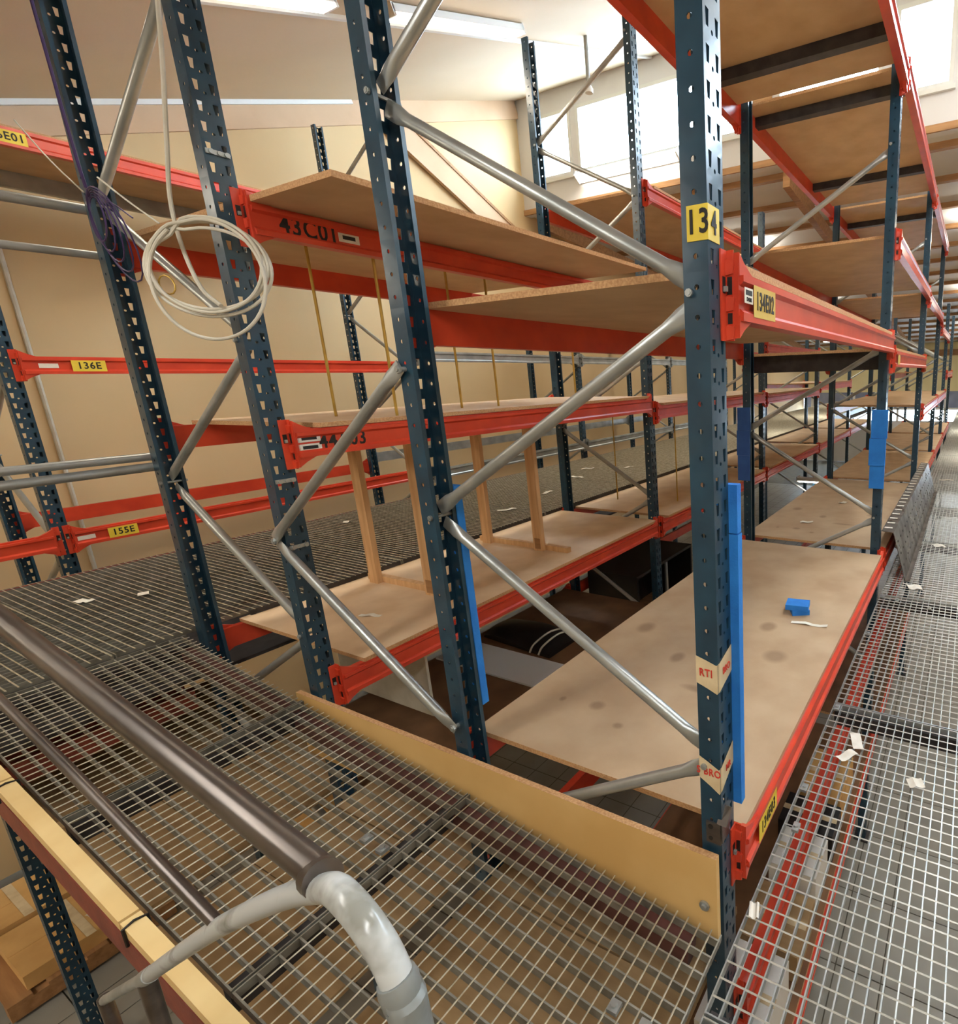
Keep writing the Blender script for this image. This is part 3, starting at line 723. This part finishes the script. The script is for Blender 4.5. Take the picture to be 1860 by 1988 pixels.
# ------------------------------------------------------------------ things on the shelves
# pine divider frames on the pale shelf
ZS = .195 + BH + .018
for k, yd in enumerate((.86, 1.80)):
    t = thing('pine_divider', (-2.65, yd, ZS), 'pine divider frame on the pale shelf, %s the near post' % ('closest to' if k == 0 else 'farther from'), 'divider', 'pine divider frames')
    for xx in (-2.95, -2.40):
        MB().box(xx, xx + .085, yd, yd + .035, ZS, 1.313).build('post', WOOD, t)
    MB().box(-3.02, -2.10 if k else -2.28, yd + .035, yd + .075, ZS, ZS + .04).build('base_rail', WOOD, t)
    MB().box(-2.385, -2.33, yd - .001, yd, ZS + .015, ZS + .1).build('stamp_mark', WOODB, t)
# brass divider rods
def rod(x, y, z0, z1, lab, dx=0):
    tag(MB().tube([(x, y, z0), (x + dx, y, z1)], .007, 8).build('divider_rod', BRASS), lab, 'rod', 'brass divider rods')
ZR = 1.315 + BH + .018
rod(-2.40, .52, ZR, 2.274, 'thin brass rod standing on the 44A shelf, nearest the coil')
rod(-2.03, .60, ZR, 2.274, 'thin brass rod on 44A shelf, just beside the near post')
rod(-2.3, 1.22, ZR, 2.274, 'thin brass rod on 44A shelf, third from the coil')
rod(-2.2, 1.42, ZR, 2.274, 'thin brass rod on 44A shelf, fourth from the coil')
rod(-2.12, 2.1, ZR, 2.274, 'thin brass rod on 44A shelf, farthest from the coil')
rod(-2.85, 3.56, .185 + BH + .018, 1.245, 'thin brass rod in second bay of middle row, nearer the gallery')
rod(-2.18, 3.70, .185 + BH + .018, 1.245, 'thin brass rod in second bay of middle row, nearer the gap')
# papers
def paper(x, y, z_, a, b, rot, lab, cat='paper scrap', group='paper scraps', material=PAPER, name='paper_scrap'):
    c, s = math.cos(rot), math.sin(rot); n = 5; mb = MB(); vs = []; fs = []
    for i in range(n + 1):
        u = (i / n - .5) * a; h_ = .004 + .006 * math.sin(i * 1.7 + x * 9)
        for v_ in (-b / 2, b / 2): vs.append((x + u * c - v_ * s, y + u * s + v_ * c, z_ + abs(h_)))
    for i in range(n): fs.append((2 * i, 2 * i + 2, 2 * i + 3, 2 * i + 1))
    m0 = len(vs); vs += [(p[0], p[1], p[2] + .0008) for p in vs]
    fs += [tuple(i + m0 for i in f[::-1]) for f in fs]
    for i in range(n): fs += [(2 * i, 2 * i + m0, 2 * i + 2 + m0, 2 * i + 2), (2 * i + 1, 2 * i + 3, 2 * i + 3 + m0, 2 * i + 1 + m0)]
    fs += [(0, 1, 1 + m0, m0), (2 * n, 2 * n + m0, 2 * n + 1 + m0, 2 * n + 1)]
    return tag(mb.add(vs, fs).build(name, material), lab, cat, group)
paper(-2.42, .52, ZS, .13, .03, .35, 'small white paper slip on the pale near shelf of middle row')
Z0 = .115 + BH + .016
paper(-.16, 1.53, Z0, .2, .028, .1, 'curled white label strip in front of the blue foam block')
paper(-.75, 3.6, Z0, .12, .05, .3, 'crumpled white paper on the second-bay walkway-level shelf'); paper(-.6, 4.5, Z0, .1, .06, 1, 'small white note deeper on the second-bay walkway-level shelf')
# blue foam block
t = thing('foam_block', (-.26, 1.66, Z0), 'stack of two small bright blue foam blocks on the stained shelf', 'foam block')
def rotbox(cx, cy, z0, z1, a, b, rz):
    c, s = math.cos(rz), math.sin(rz); P = [(cx + u * c - v * s, cy + u * s + v * c) for u, v in ((-a, -b), (a, -b), (a, b), (-a, b))]
    return MB().prism(P, 'z', z0, z1)
rotbox(-.255, 1.665, Z0, Z0 + .03, .05, .045, .5).build('lower_block', FOAM, t); rotbox(-.265, 1.665, Z0 + .03, Z0 + .06, .065, .05, .15).build('upper_block', FOAM, t)
# foam pads on the uprights
def pads(name, boxes, material, label):
    x0 = boxes[0]
    t = thing(name, ((x0[0] + x0[1]) / 2, x0[2], min(b[4] for b in boxes)), label, 'foam pad', 'blue foam pads on rack uprights')
    for b in boxes: MB().box(*b).build('pad', material, t)
pads('foam_pad', [(-.046, .027, .087, .115, .35, 1.19), (-.046, .026, .087, .113, 1.194, 1.325)], FOAM, 'bright blue foam pad strapped behind the upright numbered 134')
pads('foam_pad', [(XB - .012, XB + .068, .087, .115, .40, 1.255)], FOAM, 'long blue foam pad behind the inner upright of near frame')
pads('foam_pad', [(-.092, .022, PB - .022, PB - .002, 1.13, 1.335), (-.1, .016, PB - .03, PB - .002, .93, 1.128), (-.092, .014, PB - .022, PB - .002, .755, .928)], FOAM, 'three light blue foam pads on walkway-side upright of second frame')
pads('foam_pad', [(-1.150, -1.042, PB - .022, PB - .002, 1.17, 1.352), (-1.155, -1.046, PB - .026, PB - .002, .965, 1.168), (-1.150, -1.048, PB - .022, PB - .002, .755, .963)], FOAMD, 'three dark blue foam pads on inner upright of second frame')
# packing tape wraps on the near upright
def tape(z0, z1, dip, lab, words):
    t = thing('tape_wrap', (0, -.004, z0), lab, 'tape', 'tape wraps on the upright numbered 134')
    vs = []; fs = []
    prof = [(-.064, -.0036), (-.03, -.0038), (-.002, -.0036), (.0036, .003), (.0038, .04), (.0036, .084)]
    for i, (x, y) in enumerate(prof):
        u = i / (len(prof) - 1); o = dip * (1 - abs(2 * u - .9))
        vs += [(x, y, z0 - o), (x, y, z1 - o * .8), (x - .001 if y < 0 else x - .001, y + .001, z0 - o), (x - .001, y + .001, z1 - o * .8)]
    for i in range(len(prof) - 1):
        a = 4 * i; b = a + 4
        fs += [(a, b, b + 1, a + 1), (a + 2, a + 3, b + 3, b + 2), (a, a + 2, b + 2, b), (a + 1, b + 1, b + 3, a + 3)]
    fs += [(0, 1, 3, 2), (len(vs) - 4, len(vs) - 2, len(vs) - 1, len(vs) - 3)]
    p = MB().add(vs, fs).build('tape', TAPE, t)
    text(words[0], .032, '-y', (-.034, -.0052, (z0 + z1) / 2 - dip * .3), REDINK, p, .8); text(words[1], .028, '+x', (.0054, .045, (z0 + z1) / 2 - dip * .3), REDINK, p, .8)
tape(.79, .87, .03, 'torn upper tape wrap with red print on the upright numbered 134', ('RTI', 'BRO'))
tape(.49, .56, .05, 'sagging lower tape wrap with red print on the upright numbered 134', ('S BRO', 'MR'))
# bent steel bracket at the foot
t = thing('steel_bracket', (-.02, -.006, .28), 'scuffed bent steel bracket bolted low on the upright numbered 134', 'bracket')
MB().box(-.046, .0, -.0075, -.0025, .275, .345).box(.002, .006, -.0075, .04, .285, .345).bar((.004, -.006, .345), (.006, .03, .385), .012, .03, up=(1, 0, 0)).build('plate', BARE, t)
MB().disc((-.032, -.0078, .33), (0, 1, 0), .008, .002, 10).disc((-.032, -.0078, .29), (0, 1, 0), .007, .002, 10).build('hole', BLACK, t)
# perforated metal decking strip leaning by the walkway edge
t = thing('perforated_strip', (.15, 3.03, 0), 'perforated steel decking strip leaning against the beam beside the walkway', 'metal strip')
ya, yb = 3.05, 6.6
def strip3(pts, name, material):
    mb = MB(); d = .002
    n = len(pts); vs = []
    for (yy) in (ya, yb):
        for (x, z_) in pts: vs.append((x, yy, z_))
    fs = [(i, i + 1, n + i + 1, n + i) for i in range(n - 1)]
    m0 = len(vs); vs += [(x + .003, y_, z_ + .003) for x, y_, z_ in vs]
    fs += [tuple(i + m0 for i in f[::-1]) for f in fs]
    fs += [(i, i + m0, i + 1 + m0, i + 1) for i in range(n - 1)] + [(n + i, n + i + 1, n + i + 1 + m0, n + i + m0) for i in range(n - 1)]
    fs += [(0, n, n + m0, m0), (n - 1, n - 1 + m0, 2 * n - 1 + m0, 2 * n - 1)]
    return mb.add(vs, fs).build(name, material, t, False)
strip3([(.225, .008), (.19, .006), (.085, .385), (-.005, .392)], 'sheet', STEELS)
for i in range(22):
    y_ = ya + .09 + i * .158
    MB().box(.006, .066, y_, y_ + .03, .3945, .3975).build('slot', WHITE if False else PAPER, t)
for i in range(22):
    y_ = ya + .09 + i * .158
    for u in (.25, .5, .75):
        x = .19 + (.085 - .19) * u; z_ = .006 + .379 * u
        MB().bar((x + .004, y_, z_ + .004), (x + .004, y_ + .025, z_ + .004), .012, .004, up=(.96, 0, .27)).build('hole', DARK, t)
# litter on the walkways
Zw = .002
paper(.21, .98, Zw, .12, .045, 1.9, 'zigzag cream paper strip on the square mesh walkway, upper half', group='paper strip halves'); paper(.19, .87, Zw, .1, .04, 1.0, 'zigzag cream paper strip on the square mesh walkway, lower half', group='paper strip halves')
paper(.47, .82, Zw, .06, .05, .4, 'crumpled cream scrap in the middle of the square mesh walkway')
paper(.27, 2.95, Zw, .1, .09, .3, 'white diamond-shaped paper beside the perforated strip'); paper(.38, 4.1, Zw, .1, .09, .5, 'white paper scrap farther along the square mesh walkway')
paper(.075, .06, Zw, .03, .05, .3, 'tiny white scrap beside the foot of upright 134'); paper(.3, 7.5, Zw, .2, .06, .2, 'far white paper scrap on the square mesh walkway')
for k, (x, y, lb) in enumerate([(-4.0, 4.3, 'larger of the pair midway along'), (-4.3, 4.9, 'smaller of the pair midway along'), (-3.8, 5.2, 'just behind the midway pair'), (-4.6, 1.7, 'close to the tan wall'), (-4.0, .1, 'on the panel seam by the near frame'), (-4.2, -.1, 'nearest the ramp'), (-3.5, 2.6, 'beside the pine dividers'), (-3.7, 3.4, 'behind the second frame'),
                              (-4.4, 6.6, 'beyond the third frame, wall side'), (-3.6, 7.4, 'beyond the third frame, rack side'), (-4.0, 8.6, 'farthest of all')]):
    paper(x, y, .373, .18 if y > 2 else .09, .05, k * .7, 'pale paper scrap on the gallery grating, ' + lb, group='scraps on the gallery grating', name='paper_scrap')

# ------------------------------------------------------------------ guard rail of the ramp
t = thing('guard_rail', (-.02, -.95, 0), 'steel guard rail of the ramp with bent grey-painted end', 'guard rail')
P1 = Vector((.02, -.952, 1.125))
MB().tube([(-.005, -.948, 1.115), (-.3, -.949, 1.160), (-.66, -.95, 1.212), (-1.9, -.95, 1.40), (-3.0, -.95, 1.56)], .0155, 20).build('top_rail', BARE, t)
MB().tube([(-.307, -.95, .893), (-.75, -.95, .985), (-1.75, -.95, 1.16), (-2.8, -.95, 1.35)], .0082, 14).build('mid_rail', BARE, t)
hp = [(-.71, -.95, .568), (-.5, -.95, .738), (-.307, -.95, .891), (-.15, -.95, 1.006), (-.06, -.951, 1.068), (0.0, -.955, 1.106), (.045, -.962, 1.135), (.078, -.967, 1.142), (.108, -.97, 1.135), (.130, -.97, 1.11), (.143, -.97, 1.07), (.148, -.97, 1.02), (.15, -.97, .5), (.15, -.97, .0)]
hp2 = catmull(hp, 6)
cut = [i for i, p in enumerate(hp2) if p.x > .137][0]
MB().tube(hp2[:cut + 1], .0135, 18).build('bent_tube', HOOP, t)
MB().tube([p for p in hp2[cut:]], .016, 18, radii=[.0155 + .0014 * abs(math.sin(i * 1.9)) for i in range(len(hp2) - cut)]).build('taped_leg', GREYT, t)
MB().tube([(-.012, -.949, 1.112), (.006, -.952, 1.118)], .0185, 16).build('weld_collar', BARE, t)
MB().tube([(-.68, -.95, .592), (-.735, -.95, .548)], .0145, 16).build('clamp', GALV, t)
MB().tube([(-.70, -.95, .577), (-1.095, -.95, .272)], .0105, 12).build('lower_strut', GALV, t)
MB().tube([(-.725, -.95, .55), (-.73, -.955, -.3), (-.73, -.955, ZF)], .0135, 12).build('strut_leg', BARE, t)
MB().tube([(-1.095, -.95, .28), (-1.095, -.95, ZF)], .0125, 12).build('strut_leg', BARE, t)
# short rails fixed to the gallery side of the near middle-row frame
for k, (z0, z1, r_) in enumerate([(2.42, 2.40, .022), (2.225, 2.21, .018), (1.285, 1.29, .02), (1.235, 1.215, .022)]):
    tag(MB().tube([(-3.14, .1, z0), (-3.16, -1.2, z1), (-3.18, -2.6, z1)], r_, 12).build('rail_pipe', GALV), 'round galvanised rail pipe beside the gallery, %s of four from above' % ORD[k], 'rail pipe', 'rail pipes at the gallery')

# ------------------------------------------------------------------ cables
def view_basis(p):
    d = (Vector(p) - m.translation).normalized(); s_ = d.cross(Vector((0, 0, 1))).normalized(); return s_, s_.cross(d)
ct = Vector((-1.98, -.07, 2.03)); sx_ = Vector((.82, .57, -.05)).normalized(); sz_ = Vector((-.1, 0, 1)).normalized()
t = thing('cable_coil', ct, 'white cable hanging down and coiled in loose loops on middle-row frame', 'cable')
loops = []
for k in range(5):
    a0 = math.pi * .62
    rx = .205 - .008 * k + (.012 if k == 4 else 0); rz = .165 - .012 * (k % 3) + (.055 if k == 4 else 0)
    off = Vector((.004 * k, -.004 * k, (.012 * (k % 2)) - (.04 if k == 4 else 0)))
    for j in range(24):
        a = a0 - 2 * math.pi * j / 24
        p = ct + sx_ * (rx * math.cos(a) + .03 * math.sin(a)) + sz_ * (rz * math.sin(a)) + off
        loops.append(p)
hang = [Vector((-1.86, -.07, 3.1)), Vector((-1.95, -.075, 2.75)), Vector((-2.06, -.078, 2.45)), Vector((-2.12, -.08, 2.28)), Vector((-2.10, -.085, 2.12)), Vector((-2.03, -.085, 1.97)), Vector((-1.93, -.08, 1.9))]
MB().tube(catmull(loops, 2), .0062, 8).build('loops', WHITEP, t)
MB().tube(catmull(hang, 5), .0072, 8).build('hanging_length', WHITEP, t)
MB().tube(catmull([ct + sx_ * -.12 + sz_ * .15, ct + sx_ * -.2 + sz_ * .22, ct + sx_ * -.27 + sz_ * .29], 4), .003, 6).build('tie', WHITEP, t)
ring = [ct + sx_ * (-.15 + .025 * math.cos(a * math.pi / 6)) + sz_ * (-.06 + .033 * math.sin(a * math.pi / 6)) for a in range(12)]
MB().tube(ring, .0028, 6, closed=True).build('wire_ring', BRASS, t)
t = thing('purple_cable', (-3.0, -.03, 2.2), 'purple cable bundle looped around the gallery-side upright of near frame', 'cable')
cc = Vector((-2.93, -.035, 2.36))
for k in range(5):
    rr_ = .07 + .018 * k; pts = []
    for j in range(20):
        a = 2 * math.pi * j / 20 + k
        pts.append(cc + Vector((.05 + .03 * k, 0, -.03 - .02 * k)) + Vector((rr_ * math.cos(a) * .95, -.01 * k * math.sin(a), rr_ * 1.25 * math.sin(a))))
    MB().tube(pts, .0032, 6, closed=True).build('loop', PURP, t)
MB().tube(catmull([(-3.02, -.02, 3.3), (-3.0, -.02, 2.9), (-2.98, -.02, 2.6), (-2.93, -.03, 2.46)], 5), .006, 6).build('riser', PURP, t)
MB().tube(catmull([cc + Vector((0, 0, .1)), cc + Vector((.25, -.01, 0)), cc + Vector((.42, -.02, -.08))], 5), .003, 6).build('tail', PURP, t)
MB().tube(catmull([(-3.38, -.06, 2.80), (-3.15, -.05, 2.60), (-2.92, -.045, 2.44)], 5), .003, 6).build('white_tie', WHITEP, t)

# ------------------------------------------------------------------ things below the walkways
tag(MB().box(-2.98, -2.12, .60, .615, -.279, .17).build('white_panel', WHITEP), 'upright off-white panel under the pale shelf between middle-row uprights', 'panel')
# brown board tops under the ramp
for k, (a, b, zt) in enumerate([(-3.95, -3.11, -.30), (-2.98, -2.10, -.30), (-1.97, -1.14, -.30), (-1.01, -.08, -.30)]):
    t = thing('cardboard_flat', ((a + b) / 2, -.3, zt - .06), 'brown cardboard flat lying under the ramp, %s' % ['nearest the gallery', 'second from the gallery', 'third from the gallery', 'nearest the mesh walkway'][k], 'cardboard', 'cardboard flats under the ramp')
    for j in range(3):
        yy = -.70 + .33 * j
        MB().box(a, b, yy, yy + .325, zt - .03, zt - .004 * (j % 2)).build('sheet', CARD, t)
for k, yy in enumerate((-.5, -.25)):
    pass
for k in range(2):
    tag(MB().box(-3.3 + .12 * k, -3.26 + .12 * k, -.78, -.05, -.02 - .08 * k, .09 - .08 * k).build('short_beam', RUST), 'short orange beam under the upper end of the ramp, %s' % ('outer' if k == 0 else 'inner'), 'beam', 'short beams under the ramp')
# pallets and flattened cardboard on the tiled floor at lower left
def pallet(x, y, lab):
    t = thing('pallet', (x, y, ZF), lab, 'pallet', 'pallets on the tiled floor')
    for j in range(5): MB().box(x - .6, x + .6, y - .4 + j * .18, y - .29 + j * .18, ZF + .12, ZF + .142).build('deck_slat', WOODB, t)
    for i in range(3): MB().box(x - .6 + i * .55, x - .5 + i * .55, y - .4, y + .43, ZF + .02, ZF + .12).build('stringer', WOODB, t)
pallet(-5.35, -.42, 'wooden pallet with flattened cardboard under the gallery'); pallet(-4.25, 1.2, 'wooden pallet holding brown cartons under the gallery')
def carton(x0, x1, y0, y1, z0, z1, lab, material=CARDL):
    t = thing('carton', ((x0 + x1) / 2, (y0 + y1) / 2, z0), lab, 'cardboard box', 'cartons on the lower level')
    MB().box(x0, x1, y0, y1, z0, z1).build('body', material, t)
    MB().box(x0, x1, (y0 + y1) / 2 - .025, (y0 + y1) / 2 + .025, z1, z1 + .002).build('tape', TAPE, t)
    MB().box(x0, (x0 + x1) / 2 - .002, y0, (y0 + y1) / 2 - .027, z1, z1 + .003).box((x0 + x1) / 2 + .002, x1, y0, (y0 + y1) / 2 - .027, z1, z1 + .003).build('flap', material, t)
carton(-5.95, -5.42, -.80, -.28, ZF + .142, ZF + .27, 'flat light-brown carton on the near end of the gallery pallet')
carton(-5.38, -4.8, -.72, -.08, ZF + .142, ZF + .25, 'flat light-brown carton with white note on the gallery pallet')
carton(-5.9, -5.45, -.24, -.02, ZF + .142, ZF + .4, 'small brown carton at the back of the gallery pallet')
carton(-4.75, -3.75, .85, 1.55, ZF + .142, ZF + .5, 'larger brown carton on the second pallet under the gallery')
carton(-6.4, -5.9, .62, 1.3, ZF, ZF + .9, 'tall brown carton against the tan wall below the gallery')
paper(-5.0, -.3, ZF + .255, .1, .12, .2, 'white note on the flat carton below the ramp edge')
# goods on the lower shelves seen through the mesh
zl = -1.45 + BH + .016
goods = [(-.32, -.02, .35, .75, .22, WHITE, 'white carton on the ground-store shelf, nearest below the mesh walkway'), (-.3, .0, .82, 1.15, .16, CARD, 'brown carton on the ground-store shelf, second below the mesh walkway'),
         (-.28, -.01, 1.2, 1.48, .24, WHITE, 'white carton on the ground-store shelf, third below the mesh walkway'), (-.34, .0, 1.55, 1.8, .2, BLACK, 'black carton on the ground-store shelf below the mesh walkway'),
         (-.3, -.02, 1.85, 2.3, .2, CARDL, 'light-brown carton on the ground-store shelf, farthest below the mesh walkway')]
for (x0, x1, y0, y1, h_, mt_, lb) in goods:
    t = thing('carton', ((x0 + x1) / 2, (y0 + y1) / 2, zl), lb, 'cardboard box', 'goods on the ground-store shelf')
    MB().box(x0, x1, y0, y1, zl, zl + h_).build('body', mt_, t); MB().box(x0, x1, (y0 + y1) / 2 - .02, (y0 + y1) / 2 + .02, zl + h_, zl + h_ + .002).build('tape', TAPE, t)
# things lying in the gap below walkway level
t = thing('black_bag', (-2.6, 1.9, -.48), 'black bag with white piping on the brown board below the middle row', 'bag')
zb_ = -.48
vs = []; fs = []
nx, ny = 8, 8
for i in range(nx + 1):
    for j in range(ny + 1):
        u, v_ = i / nx, j / ny
        h_ = .11 * (math.sin(math.pi * min(max(u, .02), .98)) ** .35) * (math.sin(math.pi * min(max(v_, .02), .98)) ** .35) * (1 - .25 * u) + .012 * math.sin(7 * u + 4 * v_)
        vs.append((-2.98 + .76 * u, 1.72 + .36 * v_ - .06 * u, zb_ + .004 + max(h_, 0)))
for i in range(nx):
    for j in range(ny): a = i * (ny + 1) + j; fs.append((a, a + ny + 1, a + ny + 2, a + 1))
m0 = len(vs); vs += [(x, y_, zb_ + .001) for x, y_, _ in vs]; fs += [tuple(q + m0 for q in f[::-1]) for f in fs]
bd = [i * (ny + 1) for i in range(nx + 1)] + [nx * (ny + 1) + j for j in range(1, ny + 1)] + [i * (ny + 1) + ny for i in range(nx - 1, -1, -1)] + [j for j in range(ny - 1, 0, -1)]
for i in range(len(bd)): a, b = bd[i], bd[(i + 1) % len(bd)]; fs.append((a, b, b + m0, a + m0))
MB().add(vs, fs).build('body', BLACK, t)
for dx in (0, .09):
    MB().tube(catmull([(-2.42 + dx, 1.66, zb_ + .008), (-2.40 + dx, 1.70, zb_ + .07), (-2.36 + dx, 1.85, zb_ + .115), (-2.31 + dx, 2.0, zb_ + .08), (-2.28 + dx, 2.05, zb_ + .01)], 5), .008, 6).build('piping', WHITEP, t)
tag(MB().box(-3.04, -2.02, 1.3, 1.62, -.479, -.466).build('white_panel', WHITE), 'flat off-white panel lying beside the black bag', 'panel')
t = thing('black_cabinet', (-2.55, 3.5, -1.1), 'black open-front cabinet under the second bay of the middle row', 'cabinet')
cb = MB(); cb.box(-2.97, -2.93, 3.1, 4.3, -1.1, -.35).box(-2.93, -2.35, 4.27, 4.3, -1.1, -.35).box(-2.93, -2.35, 3.1, 3.13, -1.1, -.35).box(-2.93, -2.35, 3.13, 4.27, -.38, -.35)
cb.build('carcass', BLACK, t); MB().box(-2.93, -2.35, 3.13, 4.27, -1.1, -1.05).build('bottom_shelf', WOODB, t); MB().box(-2.37, -2.35, 3.68, 3.72, -1.05, -.38).build('divider_edge', GALV, t)
